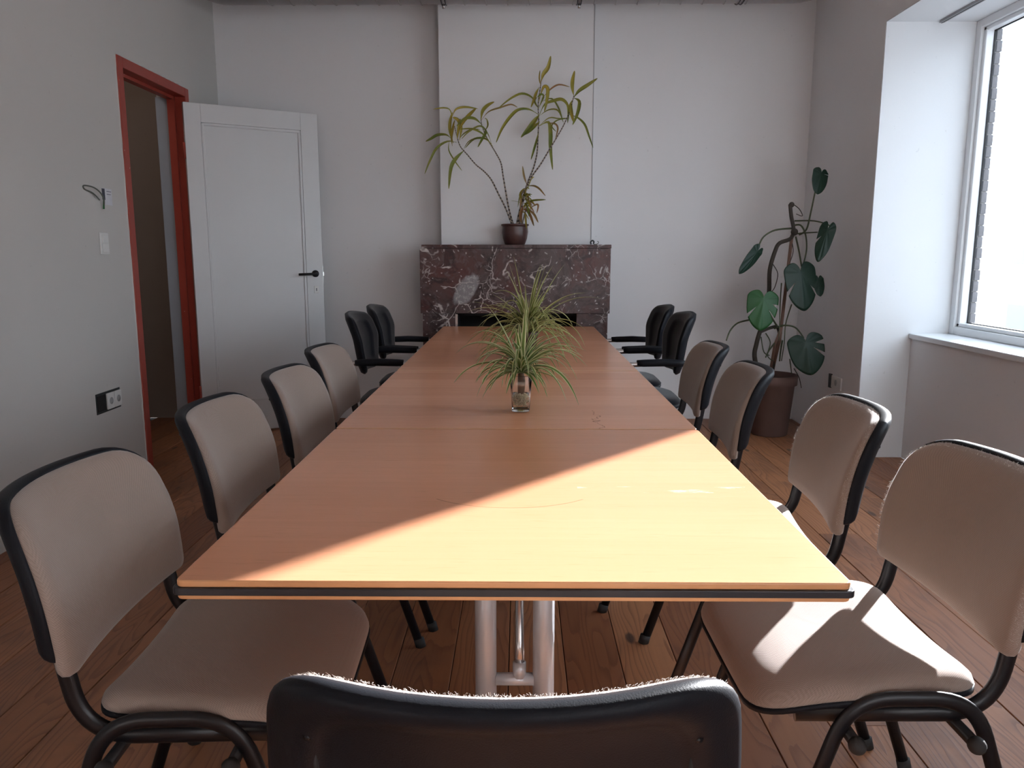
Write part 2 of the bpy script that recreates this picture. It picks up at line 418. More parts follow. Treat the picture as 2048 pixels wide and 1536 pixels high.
# hallway behind the open door
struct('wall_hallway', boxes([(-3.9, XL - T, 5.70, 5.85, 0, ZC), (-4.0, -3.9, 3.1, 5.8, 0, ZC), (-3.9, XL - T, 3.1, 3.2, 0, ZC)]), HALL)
ZS, ZT = .75, 2.48
N0, N1 = 1.60, 4.60
def rwall(): return boxes([
    (XR, 2.52, N1, YB, 0, ZC), (XR, 2.52, -.9, N0, 0, ZC), (XR, 2.52, YF, -2.6, 0, ZC), (XR, 2.52, -2.6, -.9, ZT, ZC), (2.30, 2.52, -2.6, -.9, 0, ZS - .03),
    (XR, 2.52, N0, N1, ZT, ZC),
    (2.30, 2.52, N0, N1, 0, ZS - .03)])
struct('wall_right', rwall(), WALL)
# thin skins of fresh paint on the niche reveals and soffit
struct('trim_2', boxes([(XR + .001, 2.52, N1 - .006, N1 + .0, 0, ZT), (XR + .001, 2.52, N0, N0 + .006, 0, ZT), (XR + .001, 2.52, N0 + .006, N1 - .006, ZT - .006, ZT)]), REVEAL)
struct('window_sill', boxes([(2.285, 2.53, N0 + .006, N1 - .006, ZS - .03, ZS)]), FRAMEW, bevel=.004)
# outer leaf with brick reveals
OY0, OY1, OZ0, OZ1 = 1.67, 4.535, .80, 2.425
ow = struct('wall_outer', boxes([(2.60, 2.626, OY1 + .006, 5.9, -.3, ZC + .3), (2.60, 2.626, -.9, OY0 - .012, -.3, ZC + .3), (2.60, 2.626, YF - .2, -2.6, -.3, ZC + .3), (2.60, 2.626, -2.6, -.9, OZ1 + .01, ZC + .3), (2.60, 2.626, -2.6, -.9, -.3, OZ0 - .03),
    (2.60, 2.626, OY0 - .012, OY1 + .012, OZ1 + .01, ZC + .3),
    (2.60, 2.626, OY0 - .012, OY1 + .012, -.3, OZ0 - .03)]), MORTAR)
bmb = bmesh.new(); box(bmb, -.014, .014, -.105, .105, -.028, .028); bme = None
for k in range(27):
    bo = link('brick', bmb, BRICK, ow, smooth=False) if bme is None else None
    if bo: bme = bo.data
    else: bo = bpy.data.objects.new('brick', bme); C.objects.link(bo); bo.parent = ow
    bo.location = (2.613 + R.uniform(-.001, .002), OY1 + .105 + R.uniform(-.003, .002) - (.004 if k % 2 else 0), OZ0 - .02 + .062 * k)
def window(name, y0, y1):
    t = struct(name, boxes([(2.515, 2.60, y0, y0 + .05, ZS, ZT - .006), (2.515, 2.60, y1 - .05, y1, ZS, ZT - .006),
        (2.515, 2.60, y0 + .05, y1 - .05, ZS, ZS + .045), (2.515, 2.60, y0 + .05, y1 - .05, ZT - .05, ZT - .006)]), FRAMEW, bevel=.004)
    a, b, c, d = y0 + .05, y1 - .05, ZS + .045, ZT - .05
    link('glazing_bead', boxes([(2.53, 2.575, a, a + .028, c, d), (2.53, 2.575, b - .028, b, c, d), (2.53, 2.575, a, b, c, c + .022), (2.53, 2.575, a, b, d - .022, d)]), FRAMEW, t, smooth=False, bevel=.005)
    link('gasket', boxes([(2.572, 2.580, a + .02, a + .033, c, d), (2.572, 2.580, b - .033, b - .02, c, d), (2.572, 2.580, a, b, c + .018, c + .027), (2.572, 2.580, a, b, d - .027, d - .018)]), RUB, t, smooth=False)
    link('pane', boxes([(2.578, 2.584, a + .02, b - .02, c + .015, d - .015)]), PANE, t, smooth=False)
    return t
window('window_1', N0 + .006, N1 - .006); window('window_added_fill', -2.6, -.9)  # second window is unseen, added behind the camera to let in fill light
tr = thing('curtain_track', 'grey curtain track fixed along the white window soffit', 'track', (2.31, 3.4, ZT - .006))
link('rail', boxes([(-.012, .012, -1.2, 1.17, -.014, 0)]), GREYTUBE, tr, smooth=False)
link('rail_slot', boxes([(-.003, .003, -1.2, 1.171, -.0155, -.013)]), DARKP, tr, smooth=False)

# chimney breast + fireplace
struct('chimney_breast', boxes([(-.549, .49, 5.50, YB, 1.2, ZC)]), WALL, bevel=.004)
struct('trim_3', boxes([(.488, .4935, 5.497, 5.51, 1.27, ZC)]), simple('grey_joint', (.42, .42, .43), .8))
FX0, FX1, FY = -.675, .607, 5.30
fp = thing('fireplace', 'reddish brown veined marble fireplace surround with dark opening behind the table', 'fireplace', (0, 0, 0))
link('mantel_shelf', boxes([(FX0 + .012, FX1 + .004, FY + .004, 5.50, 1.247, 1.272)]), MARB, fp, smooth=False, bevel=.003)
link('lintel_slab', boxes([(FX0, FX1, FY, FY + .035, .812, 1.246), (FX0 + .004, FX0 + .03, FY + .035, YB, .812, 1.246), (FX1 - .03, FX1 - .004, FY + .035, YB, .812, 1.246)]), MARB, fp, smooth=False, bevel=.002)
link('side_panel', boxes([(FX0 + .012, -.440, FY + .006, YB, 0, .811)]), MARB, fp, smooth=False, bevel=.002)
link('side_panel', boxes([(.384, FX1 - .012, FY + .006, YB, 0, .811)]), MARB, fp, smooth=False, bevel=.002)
link('firebox', boxes([(-.440, .384, 5.62, 5.69, 0, .811), (-.44, -.43, FY + .05, 5.62, 0, .811), (.374, .384, FY + .05, 5.62, 0, .811), (-.44, .384, FY + .04, 5.62, .795, .811)]), SOOT, fp, smooth=False)
link('metal_edge', boxes([(-.440, -.424, FY + .008, FY + .03, 0, .806)]), CHROME, fp, smooth=False)

OPAL = simple('opal_glass', (.8, .8, .78), .3); _b = OPAL.node_tree.nodes['Principled BSDF']
_b.inputs['Emission Color'].default_value = (1, .86, .74, 1); _b.inputs['Emission Strength'].default_value = 2
hl = thing('hallway_fill_lamp', 'small added glass fill lamp, unseen in the hallway behind the open door', 'lamp', (-3.0, 4.2, ZC - .10))  # lamp invented out of view to light the hallway
link('fill_lamp_bowl', ball(bmesh.new(), (0, 0, 0), .09, 16), OPAL, hl)
hd = bpy.data.lights.new('hallway_fill_light', 'POINT'); hd.energy = 6; hd.color = (1, .86, .74); hd.shadow_soft_size = .08  # unseen point light added to brighten the hallway
ho = bpy.data.objects.new('hallway_fill_light', hd); C.objects.link(ho); ho.location = (-3.0, 4.2, ZC - .35)

# ------------------------------------------------------------------ door
df = struct('door_frame', boxes([(XL - .10, XL + .012, D0 - .055, D0, 0, DH + .055), (XL - .10, XL + .012, D1, D1 + .055, 0, DH + .055), (XL - .10, XL + .012, D0, D1, DH, DH + .055)]), RED, bevel=.003)
link('door_stop', boxes([(XL - .10, XL - .055, D0, D0 + .018, 0, DH), (XL - .10, XL - .055, D1 - .018, D1, 0, DH), (XL - .10, XL - .055, D0, D1, DH - .018, DH)]), RED, df, smooth=False)
def ragged(a, b, w0):                      # uneven bead of old filler where the frame meets the plaster
    bm = bmesh.new(); A, B = Vector(a), Vector(b); n = int((B - A).length / .03); rows = []
    out = Vector((0, 0, 1)) if abs((B - A).z) < .1 else Vector((0, w0, 0))
    for k in range(n + 1):
        p = A.lerp(B, k / n); q = R.uniform(.002, .011)
        rows.append([bm.verts.new(p + out * -.004), bm.verts.new(p + Vector((.0045, 0, 0)) + out * q * .4), bm.verts.new(p + Vector((-.001, 0, 0)) + out * q)])
    for u, v in zip(rows, rows[1:]):
        for k in range(2): bm.faces.new([u[k], u[k + 1], v[k + 1], v[k]])
    link('filler_edge', bm, WALLL, df, smooth=False)
ragged((XL + .001, D0 - .055, 0), (XL + .001, D0 - .055, DH + .055), -1); ragged((XL + .001, D1 + .055, 0), (XL + .001, D1 + .055, DH + .055), 1)
ragged((XL + .001, D0 - .055, DH + .055), (XL + .001, D1 + .055, DH + .055), 1)
hx, hy = XL + .02, 5.05; ex, ey = -1.38, 5.50
dl = thing('door_1', 'white painted panel door standing open against the back wall', 'door', (hx, hy, 0), math.atan2(ey - hy, ex - hx))
dl['kind'] = 'structure'
LW = math.hypot(ex - hx, ey - hy); LH = 2.145; th = .038; z0, z1 = .22, 2.03; a0, a1 = .10, LW - .115
link('door_leaf', boxes([(0, a0, 0, th, .012, LH), (a1, LW, 0, th, .012, LH), (a0, a1, 0, th, .012, z0), (a0, a1, 0, th, z1, LH)]), DOORW, dl, smooth=False, bevel=.002)
link('door_panel', boxes([(a0, a1, .012, th - .01, z0, z1)]), DOORW, dl, smooth=False)
bm = boxes([(a0, a0 + .018, .002, .014, z0, z1), (a1 - .018, a1, .002, .014, z0, z1), (a0, a1, .002, .014, z0, z0 + .018), (a0, a1, .002, .014, z1 - .018, z1)])
link('moulding', bm, DOORW, dl, smooth=False, bevel=.005)
bm = bmesh.new(); tube(bm, fillet([(LW - .055, 0, 1.075), (LW - .055, -.05, 1.075), (LW - .185, -.052, 1.072)], .014), .0085, 10); cyl(bm, (LW - .055, .002, 1.075), (LW - .055, -.010, 1.075), .024, 20)
link('door_handle', bm, BLKMET, dl)
kp = link('keyhole_plate', boxes([(LW - .068, LW - .036, -.004, .001, .94, .99)]), WHITEP, dl, smooth=False, bevel=.006)
link('keyhole', boxes([(LW - .054, LW - .049, -.0055, -.003, .955, .975)]), DARKP, kp, smooth=False)
bm = boxes([(LW, LW + .004, .008, .03, 1.0, 1.13), (LW, LW + .012, .013, .025, 1.06, 1.085)]); link('latch_plate', bm, CHROME, dl, smooth=False)
for z in (.3, 1.85):
    bm = bmesh.new(); cyl(bm, (-.008, .0, z - .05), (-.008, .0, z + .05), .008); link('hinge', bm, RED, dl)

# ------------------------------------------------------------------ wall fittings
def onleft(px, py):                    # point on the left wall seen at a pixel
    d = _rot @ Vector(((px - 1024) / F_PX, (768 - py) / F_PX, -1)); return CAM + d * ((XL - CAM.x) / d.x)
p = onleft(207, 487)
sw = thing('light_switch', 'white double rocker light switch on left wall beside the red frame', 'switch', p)
link('switch_plate', boxes([(0, .008, -.04, .04, -.055, .055)]), WHITEP, sw, smooth=False, bevel=.003)
link('rocker', boxes([(.008, .013, -.026, .026, .002, .044)]), WHITEP, sw, smooth=False, bevel=.002)
link('rocker', boxes([(.008, .012, -.026, .026, -.044, -.002)]), WHITEP, sw, smooth=False, bevel=.002)
p = onleft(218, 801)
so = thing('wall_socket', 'unfinished white double socket with open black box on the left wall', 'socket', p)
link('plaster_hole', boxes([(0, .003, -.125, .11, -.052, .052)]), DARKP, so, smooth=False)
link('open_box', boxes([(.002, .006, -.118, -.042, -.04, .04)]), SOOT, so, smooth=False)
for y in (-.035, .038):
    s_ = link('socket_module', boxes([(.003, .014, y, y + .068, -.042, .042)]), WHITEP, so, smooth=False, bevel=.004)
    bm = bmesh.new(); cyl(bm, (.0142, y + .034, 0), (.0150, y + .034, 0), .018, 18); link('socket_well', bm, simple('socket_grey', (.4, .4, .4)), s_)
pA = onleft(166, 372); pts = [onleft(*q) for q in ((203, 418), (200, 400), (192, 385), (180, 374), (166, 371), (168, 378), (182, 386), (192, 400))]
bm = bmesh.new(); tube(bm, smooth_path([q + Vector((.012 + .01 * math.sin(k), 0, 0)) for k, q in enumerate(pts)], 5), .0035, 7)
cb = link('cable_loop', bm, simple('grey_green_wire', (.12, .13, .11), .5)); tag(cb, 'loose loop of grey wire sticking out of the left wall', 'cable')
bm = bmesh.new(); tube(bm, [pts[0] + Vector((.012, 0, 0)), onleft(201, 400) + Vector((.018, 0, 0))], .0046, 7); link('green_sleeve', bm, simple('green_wire', (.03, .16, .05), .5), cb)
p = onleft(213, 390)
st = thing('wall_sticker', 'small white paper note with dark stripe taped beside the red frame', 'sticker', p)
link('paper', boxes([(0, .0015, -.045, .05, -.05, .032)]), simple('white_paper', (.66, .66, .70), .8), st, smooth=False)
link('dark_print', boxes([(.0012, .002, -.045, -.018, -.026, .030)]), simple('dark_blue_print', (.05, .055, .08), .7), st, smooth=False)
link('printed_line', boxes([(.0012, .002, .000, .045, .016, .020)]), simple('grey_print', (.2, .2, .25), .7), st, smooth=False)
link('printed_line', boxes([(.0012, .002, .000, .040, .002, .006)]), bpy.data.materials['grey_print'], st, smooth=False)
so2 = thing('wall_socket', 'small white socket low on the pier behind the monstera', 'socket', (XR, 4.92, .40))
link('socket_plate', boxes([(-.01, 0, -.075, .075, -.04, .04)]), WHITEP, so2, smooth=False, bevel=.003)
link('open_box', boxes([(-.012, 0, .08, .115, -.045, .045)]), DARKP, so2, smooth=False)
bm = bmesh.new(); cyl(bm, (-.0105, 0, 0), (-.0112, 0, 0), .02); link('socket_well', bm, bpy.data.materials['socket_grey'], so2)

# ------------------------------------------------------------------ ventilation duct along the back wall
DY, DZ, DR = 5.18, 2.91, .16
du = thing('ventilation_duct', 'grey spiral metal ventilation duct along the top of the back wall', 'duct', (0, 0, 0))
path = fillet([(-1.98, DY, 3.24), (-1.98, DY, DZ), (1.86, DY, DZ), (1.86, DY, 3.24)], .30, 10)
bm = bmesh.new(); tube(bm, path, DR, 28); link('duct_pipe', bm, DUCT, du)
bm = bmesh.new(); xx = -1.6
while xx < 1.5:
    ring = [(xx + .045 * k / 24, DY + (DR + .002) * math.cos(2 * PI * k / 24), DZ + (DR + .002) * math.sin(2 * PI * k / 24)) for k in range(25)]
    tube(bm, ring, .004, 5); xx += .135
o = link('spiral_seam', bm, DUCT, du)
for px in (886, 1157, 1478):
    X = (px - 1040) / F_PX * 4.86
    bm = bmesh.new()
    for dx in (-.012, .012):
        tube(bm, [(X + dx, DY + (DR + .006) * math.cos(t), DZ + (DR + .006) * math.sin(t)) for t in [PI * k / 12 for k in range(12, 25)]], .0035, 6)
        tube(bm, [(X + dx, DY - DR - .006, DZ), (X + dx, DY - DR - .006, ZC)], .0035, 6); tube(bm, [(X + dx, DY + DR + .006, DZ), (X + dx, DY + DR + .006, ZC)], .0035, 6)
    link('hanger_strap', bm, BLKMET, du)
    if px < 1400:
        bm = bmesh.new(); cyl(bm, (X, DY, DZ - DR - .004), (X, DY, DZ - DR - .03), .009, 10); link('hanger_bolt', bm, CHROME, du)

# ------------------------------------------------------------------ tables
TX0, TX1, TZ = -.520, .498, .73
def top_profile(y0, y1, inset, za, zb, r=.012):
    bm = bmesh.new(); L = []
    for cx, cy, a in ((TX1 - inset - r, y1 - r, 0), (TX0 + inset + r, y1 - r, 1), (TX0 + inset + r, y0 + inset + r, 2), (TX1 - inset - r, y0 + inset + r, 3)):
        for k in range(5): t = (a + k / 4) * PI / 2; L.append((cx + r * math.cos(t), cy + r * math.sin(t)))
    A = [bm.verts.new((x, y, za)) for x, y in L]; B = [bm.verts.new((x, y, zb)) for x, y in L]; n = len(L)
    bm.faces.new(A[::-1]); bm.faces.new(B)
    for k in range(n): bm.faces.new([A[k], A[(k + 1) % n], B[(k + 1) % n], B[k]])
    return bm
def table(y0, y1, legs, label):
    t = thing('conference_table', label, 'table', (0, (y0 + y1) / 2, 0), 0, 'tables joined into one long row'); yc = (y0 + y1) / 2
    def sub(bm): bmesh.ops.translate(bm, verts=bm.verts, vec=(0, -yc, 0)); return bm
    bm = sub(top_profile(y0, y1, .005, TZ - .0108, TZ)); tp = link('tabletop', bm, [VENEER, LIP], t, smooth=False, bevel=.0022, seg=3)
    for p in tp.data.polygons: p.material_index = 0 if p.normal.z > .9 else 1
    tp.modifiers['bevel'].material = 1
    link('edge_band', sub(top_profile(y0 + .0005, y1 - .0005, 0, TZ - .0222, TZ - .0108)), BAND, t, smooth=False, bevel=.0015)
    link('lower_board', sub(top_profile(y0, y1, .005, TZ - .0300, TZ - .0222)), LIP, t, smooth=False, bevel=.002)
    for ly in legs:
        q = ly - yc
        for sx in (-.077, .055):
            bm = bmesh.new(); tube(bm, [(sx, q, .055), (sx, q, TZ - .030)], .0245, 24); link('leg', bm, SILV, t)
        bm = bmesh.new(); cyl(bm, (-.055, q, .245), (.033, q, .245), .0145, 18); cb = link('crossbar', bm, SILV, t)
        bm = bmesh.new(); tube(bm, [(.0, q, .26), (.0, q + .02, .33), (.0, q + .22, TZ - .04)], [.0125, .0105, .009], 14); link('stay_rod', bm, CHROME, t)
        bm = bmesh.new(); cyl(bm, (.0, q, .25), (.0, q + .004, .285), .0155); link('rod_socket', bm, SILV, t)
        bm = boxes([(-.10, .10, q - .03, q + .03, .03, .058)]); link('foot_plate', bm, SILV, t, smooth=False, bevel=.008)
        bm = bmesh.new(); tube(bm, [(-.36, q, .022), (-.2, q, .035), (.2, q, .035), (.36, q, .022)], .017, 12, (0, 0, 1), .015); link('foot_bar', bm, SILV, t)
        bm = boxes([(-.30, .30, q - .03, q + .03, TZ - .037, TZ - .0301)]); link('top_bracket', bm, SILV, t, smooth=False)
    return t
table(1.088, 2.1165, [1.66], 'nearest beech topped table with black edge band and silver twin post leg')
table(2.117, 3.2165, [2.67], 'middle beech topped table carrying the glass vase with spider plant')
table(3.217, 5.235, [3.75, 4.75], 'longest beech topped table at the far end before the marble fireplace')

# ------------------------------------------------------------------ tan stacking chair (faces +Y)
G = 'tan stacking chairs around the table'
def bend(u, h0, y0=-.198, top=.272, curve=.072, lean=.108):
    def W(a, b, h):
        s = b / top
        y = y0 - lean * s - .012 * math.sin(s * PI) * -1 + curve * ((a / .24) ** 2) * (.26 + .74 * s) + h + h0
        z = .545 + b - h * .2
        return Vector((a, y - .01, z))
    return W
back_out = rounded([(-.240, .0, .022), (.240, .0, .022), (.246, .13, .04), (.226, .272, .072), (-.226, .272, .072), (-.246, .13, .04)])
shell_out = rounded([(-.243, .028, .015), (.243, .028, .015), (.249, .13, .04), (.229, .275, .073), (-.229, .275, .073), (-.249, .13, .04)])
seat_out = rounded([(-.208, -.165, .06), (.208, -.165, .06), (.238, .08, .04), (.222, .235, .085), (-.222, .235, .085), (-.238, .08, .04)])
def seat_warp(a, b, h):
    z = .452 + h - .030 * max(0, (b - .08) / .155) ** 2 + .020 * (a / .235) ** 2 * (1 - max(0, b) / .3) + .010 * max(0, (-b - .10) / .1) ** 2
    return Vector((a, b, z))
def make_chair(label, loc, rz):
    t = thing('stacking_chair', label, 'chair', loc, rz, G)
    link('seat', cushion(bmesh.new(), seat_out, [(0, .034), (.4, .035), (.7, .036), (.86, .034), (.94, .028), (.985, .018), (1, .008), (.99, .0), (.9, -.002), (0, -.002)], seat_warp), TAN, t)
    link('seat_shell', cushion(bmesh.new(), seat_out, [(0, .0), (.95, .001), (1.004, .004), (1.004, -.006), (.94, -.013), (0, -.013)], seat_warp), PLAST, t)
    W = bend(0, 0)
    link('back_cushion', cushion(bmesh.new(), back_out, [(0, .030), (.4, .030), (.7, .029), (.87, .026), (.95, .020), (.99, .011), (1, .002), (.985, -.004), (.8, -.004), (0, -.004)], W), TAN, t)
    Wb = lambda a, b, h: W(a, b, h)
    link('back_shell', cushion(bmesh.new(), shell_out, [(0, -.003), (.93, -.003), (.985, .0005), (1, -.001), (1.004, -.010), (.994, -.019), (.965, -.027), (.88, -.034), (.77, -.0345), (.755, -.028), (.70, -.0265), (0, -.026)], Wb), PLAST, t)
    for s in (-1, 1):
        L = .238 * s
        p = fillet([(L, .230, .012), (L, .082, .476), (L, -.128, .476), (L, -.285, .012)], .075, 9)
        lf = link('leg_frame', tube(bmesh.new(), p, .0135, 14, (1, 0, 0), .0085), BLKMET, t)
        for y in (.232, -.285):
            bm = bmesh.new(); tube(bm, [(L, y + (.003 if y > 0 else -.003), .0), (L, y - (.004 if y > 0 else -.004), .028)], .0165, 12, (1, 0, 0), .0115); link('foot_cap', bm, RUB, lf)
        U = .204 * s
        p = fillet([(U, .16, .430), (U, -.178, .428), (U, -.208, .60), (U, -.222, .64)], .12, 12)
        link('back_upright', tube(bmesh.new(), p, .0155, 14, (1, 0, 0), .0095), BLKMET, t)
        # plastic screw head in the shell with its dark slot
        q = W(U * .91, .205, -.029)
        bm = bmesh.new(); cyl(bm, q, q + Vector((0, -.004, .0008)), .0052, 12); ball(bm, q + Vector((0, -.004, 0)), .003, 8); link('screw', bm, BLKMET, t)
        bm = bmesh.new(); tube(bm, [W(U * .91, b, -.0270) for b in (.195, .15, .10, .05)], .0045, 8); link('upright_channel', bm, RUB, t)
    for y in (.078, -.120):
        cb = link('crossbar', cyl(bmesh.new(), (-.262, y, .409), (.262, y, .409), .0105), BLKMET, t)
        for s in (-1, 1): link('bumper', ball(bmesh.new(), (s * .266, y, .409), .0150, 12), RUB, cb)
    return t
def fuzz(chair, n, seed):
    r = random.Random(seed); bm = bmesh.new(); W = bend(0, 0); N = len(back_out); c = sum(back_out, Vector((0, 0))) / N
    for _ in range(n):
        i = r.randrange(N); p = back_out[i].lerp(back_out[(i + 1) % N], r.random())
        if p.y < .03: continue
        h = r.uniform(-.002, .018); sc = 1.0 if h < .008 else .985
        q = c + (p - c) * (sc - .003); out = (p - c).normalized(); ln = r.uniform(.001, .0035) * (1.6 if r.random() < .12 else 1)
        b = W(q.x, q.y, h); e = W(q.x + out.x * ln + r.uniform(-.0025, .0025), q.y + out.y * ln, h + r.uniform(-.002, .002))
        m = (b + e) / 2 + Vector((r.uniform(-.001, .001), r.uniform(-.001, .001), r.uniform(-.001, .001)))
        tube(bm, [b, m, e], .00013, 3)
    o = link('fabric_fuzz', bm, FUZZ, chair); o['kind'] = 'stuff'
c0 = make_chair('tan chair in the foreground seen from behind at the table head', (-.016, .955, 0), 0)
def ch(x, y, rz, label): return dup(c0, (x, y, 0), rz, label)
H = PI / 2
r1 = ch(.632, 1.445, H + .015, 'front tan chair on the window side with sunlit strip across its seat')
r2 = ch(.600, 2.035, H - .10, 'second tan chair on the window side, sun catching its top corner')
ch(.535, 2.73, H - .08, 'third tan chair on the window side, standing before the monstera planter')
ch(.560, 3.40, H - .05, 'fourth tan chair on the window side, nearest the black armchairs')
l1 = ch(-.545, 1.375, -H + .04, 'large front tan chair on the door side at the left picture edge')
ch(-.535, 2.02, -H + .03, 'second tan chair on the door side, its back overlapping the red frame foot')
ch(-.515, 2.61, -H + .0, 'third tan chair on the door side, in front of the white door')
ch(-.555, 3.27, -H, 'fourth tan chair on the door side, nearest the black armchairs')
fuzz(c0, 5200, 1); fuzz(r1, 2600, 2); fuzz(r2, 2200, 3)

# ------------------------------------------------------------------ black armchairs (face +Y)
bo = rounded([(-.165, .0, .04), (.165, .0, .04), (.235, .20, .035), (.212, .315, .045), (-.212, .315, .045), (-.235, .20, .035)])
bseat = rounded([(-.22, -.25, .14), (.22, -.25, .14), (.235, .10, .03), (.21, .22, .08), (-.21, .22, .08), (-.235, .10, .03)])
def make_arm(label, loc, rz):
    t = thing('armchair', label, 'armchair', loc, rz, 'black armchairs at the far end')
    def W(a, b, h):
        s = b / .315
        return Vector((a, -.235 - .075 * s + .075 * (a / .235) ** 2 + h, .592 + b - .03 * (a / .235) ** 2 * s))
    link('back_cushion', cushion(bmesh.new(), bo, [(0, .022), (.5, .022), (.62, .024), (.66, .030), (.72, .026), (.9, .020), (.97, .012), (1, .0), (.98, -.006), (0, -.006)], W), BLKFAB, t)
    link('back_shell', cushion(bmesh.new(), bo, [(0, -.004), (.96, -.002), (1.01, .002), (1.015, -.006), (.97, -.018), (.8, -.022), (0, -.022)], W), PLAST, t)
    Ws = lambda a, b, h: Vector((a, b, .43 + h - .025 * max(0, (b - .1) / .12) ** 2))
    link('seat', cushion(bmesh.new(), bseat, [(0, .048), (.6, .048), (.85, .044), (.95, .034), (1, .018), (.99, .004), (.9, .0), (0, .0)], Ws), BLKFAB, t)
    link('seat_shell', cushion(bmesh.new(), bseat, [(0, .002), (.95, .002), (1.0, .004), (.98, -.010), (.8, -.016), (0, -.016)], Ws), PLAST, t)
    for s in (-1, 1):
        L = .262 * s
        p = fillet([(L, .24, .012), (L, .125, .655), (L, -.05, .665), (L, -.27, .665), (s * .215, -.29, .63)], .06, 8)
        link('arm_tube', tube(bmesh.new(), p, .0125, 12), CHROME, t)
        p = [(L, .012, .668), (L, -.02, .668), (L, -.12, .671), (L, -.20, .668), (L, -.232, .666)]
        link('arm_pad', tube(bmesh.new(), p, [.016, .0185, .0195, .0185, .015], 14, None), PLAST, t)
        p = fillet([(L * .93, .18, .36), (L * .93, -.12, .41), (L * .93, -.30, .012)], .08, 8)
        link('rear_leg', tube(bmesh.new(), p, .011, 12), CHROME, t)
        link('seat_rail', tube(bmesh.new(), [(s * .2, .17, .412), (s * .2, -.2, .412)], .010, 10), BLKMET, t)
        for y in (.24, -.30):
            bm = bmesh.new(); cyl(bm, (L * (1 if y > 0 else .93), y, 0), (L * (1 if y > 0 else .93), y, .02), .015); link('foot_cap', bm, RUB, t)
    for y in (.10, -.13): link('crossbar', cyl(bmesh.new(), (-.262, y, .400), (.262, y, .400), .009), BLKMET, t)
    return t
a0_ = make_arm('nearer black armchair on the door side beside the table', (-.600, 4.16, 0), -H)
dup(a0_, (-.600, 4.74, 0), -H, 'farther black armchair on the door side, closest to the marble fireplace')
dup(a0_, (.600, 4.155, 0), H, 'nearer black armchair on the window side, beside the fourth tan chair')
dup(a0_, (.600, 4.74, 0), H, 'farther black armchair on the window side, closest to the marble fireplace')

# ------------------------------------------------------------------ plants
def ribbon(pts, width, fold=.25, n=5, prof=None, side=None):
    """long leaf as a folded strip with uv across; pts world/local points"""
    P = smooth_path(pts, n); N = len(P); bm = bmesh.new(); uvl = bm.loops.layers.uv.verify(); rows = []
    for i, p in enumerate(P):
        s = i / (N - 1); t = (P[min(i + 1, N - 1)] - P[max(i - 1, 0)]).normalized()
        q = side or Vector((0, 0, 1)); a = t.cross(q)
        if a.length < .05: a = t.cross(Vector((1, 0, 0)))
        a.normalize(); nr = a.cross(t).normalized()
        wd = width * .5 * (prof(s) if prof else max(.02, min(1, s * 4 + .45)) * max(.02, (1 - s ** 2.6)))
        rows.append([bm.verts.new(p + a * k * wd + nr * abs(k) * wd * fold * 2) for k in (-1, -.5, 0, .5, 1)])
    for i in range(N - 1):
        for k in range(4):
            f = bm.faces.new([rows[i][k], rows[i][k + 1], rows[i + 1][k + 1], rows[i + 1][k]])
            for l, (uu, vv) in zip(f.loops, ((k, i), (k + 1, i), (k + 1, i + 1), (k, i + 1))): l[uvl].uv = (uu / 4, vv / (N - 1))
    return bm
def leafpart(name, bm, m, parent, loc):
    bmesh.ops.translate(bm, verts=bm.verts, vec=-Vector(loc)); return link(name, bm, m, parent)

# cane plant on the mantel
PY = 5.395
pc = at(1030, 488, PY); pc.z = 1.272
mp = thing('cane_plant', 'leggy yellowing cane plant with arching leaves growing in the brown pot on the mantel', 'plant', pc)
def cp(cx, cy, Y): return at(800 + cx / 3.491, 80 + cy / 3.491, Y)
pot = thing('plant_pot', 'round brown glazed pot on the marble mantel shelf', 'pot', pc)
link('pot_body', lathe(bmesh.new(), [(.062, 0), (.068, .004), (.082, .04), (.0895, .085), (.086, .118), (.0865, .124), (.094, .127), (.094, .137), (.086, .139), (.080, .13), (.078, .06), (.05, .02)], 40), POT, pot)
link('soil', lathe(bmesh.new(), [(.05, .05), (.0775, .122), (.04, .128), (.001, .128)], 24), SOIL, pot)
stems = [[(785, 1300), (740, 1180), (690, 1080), (640, 980), (590, 920), (530, 870), (470, 800), (420, 740), (395, 660), (380, 600)],
         [(795, 1300), (765, 1200), (742, 1080), (720, 950), (705, 860), (670, 790), (640, 740), (600, 670), (570, 590), (565, 535)],
         [(812, 1300), (850, 1130), (890, 1000), (930, 900), (955, 800), (962, 700), (968, 560), (965, 450), (980, 330), (986, 275)],
         [(822, 1300), (870, 1080), (910, 970), (980, 870), (1040, 770), (1100, 670), (1150, 580), (1190, 480), (1215, 385)],
         [(835, 1300), (842, 1180), (850, 1080), (885, 1020)], [(850, 1300), (880, 1180), (900, 1090)]]
YO = [-.03, .02, .03, -.02, -.03, .0]
for s_, yo in zip(stems, YO):
    P = smooth_path([cp(a, b, PY + yo * min(1, k / 3)) for k, (a, b) in enumerate(s_)], 5); n = len(P)
    bm = tube(bmesh.new(), P, [.0062 - .0035 * (k / (n - 1)) for k in range(n)], 8, uv=True); leafpart('cane', bm, CANE, mp, pc)
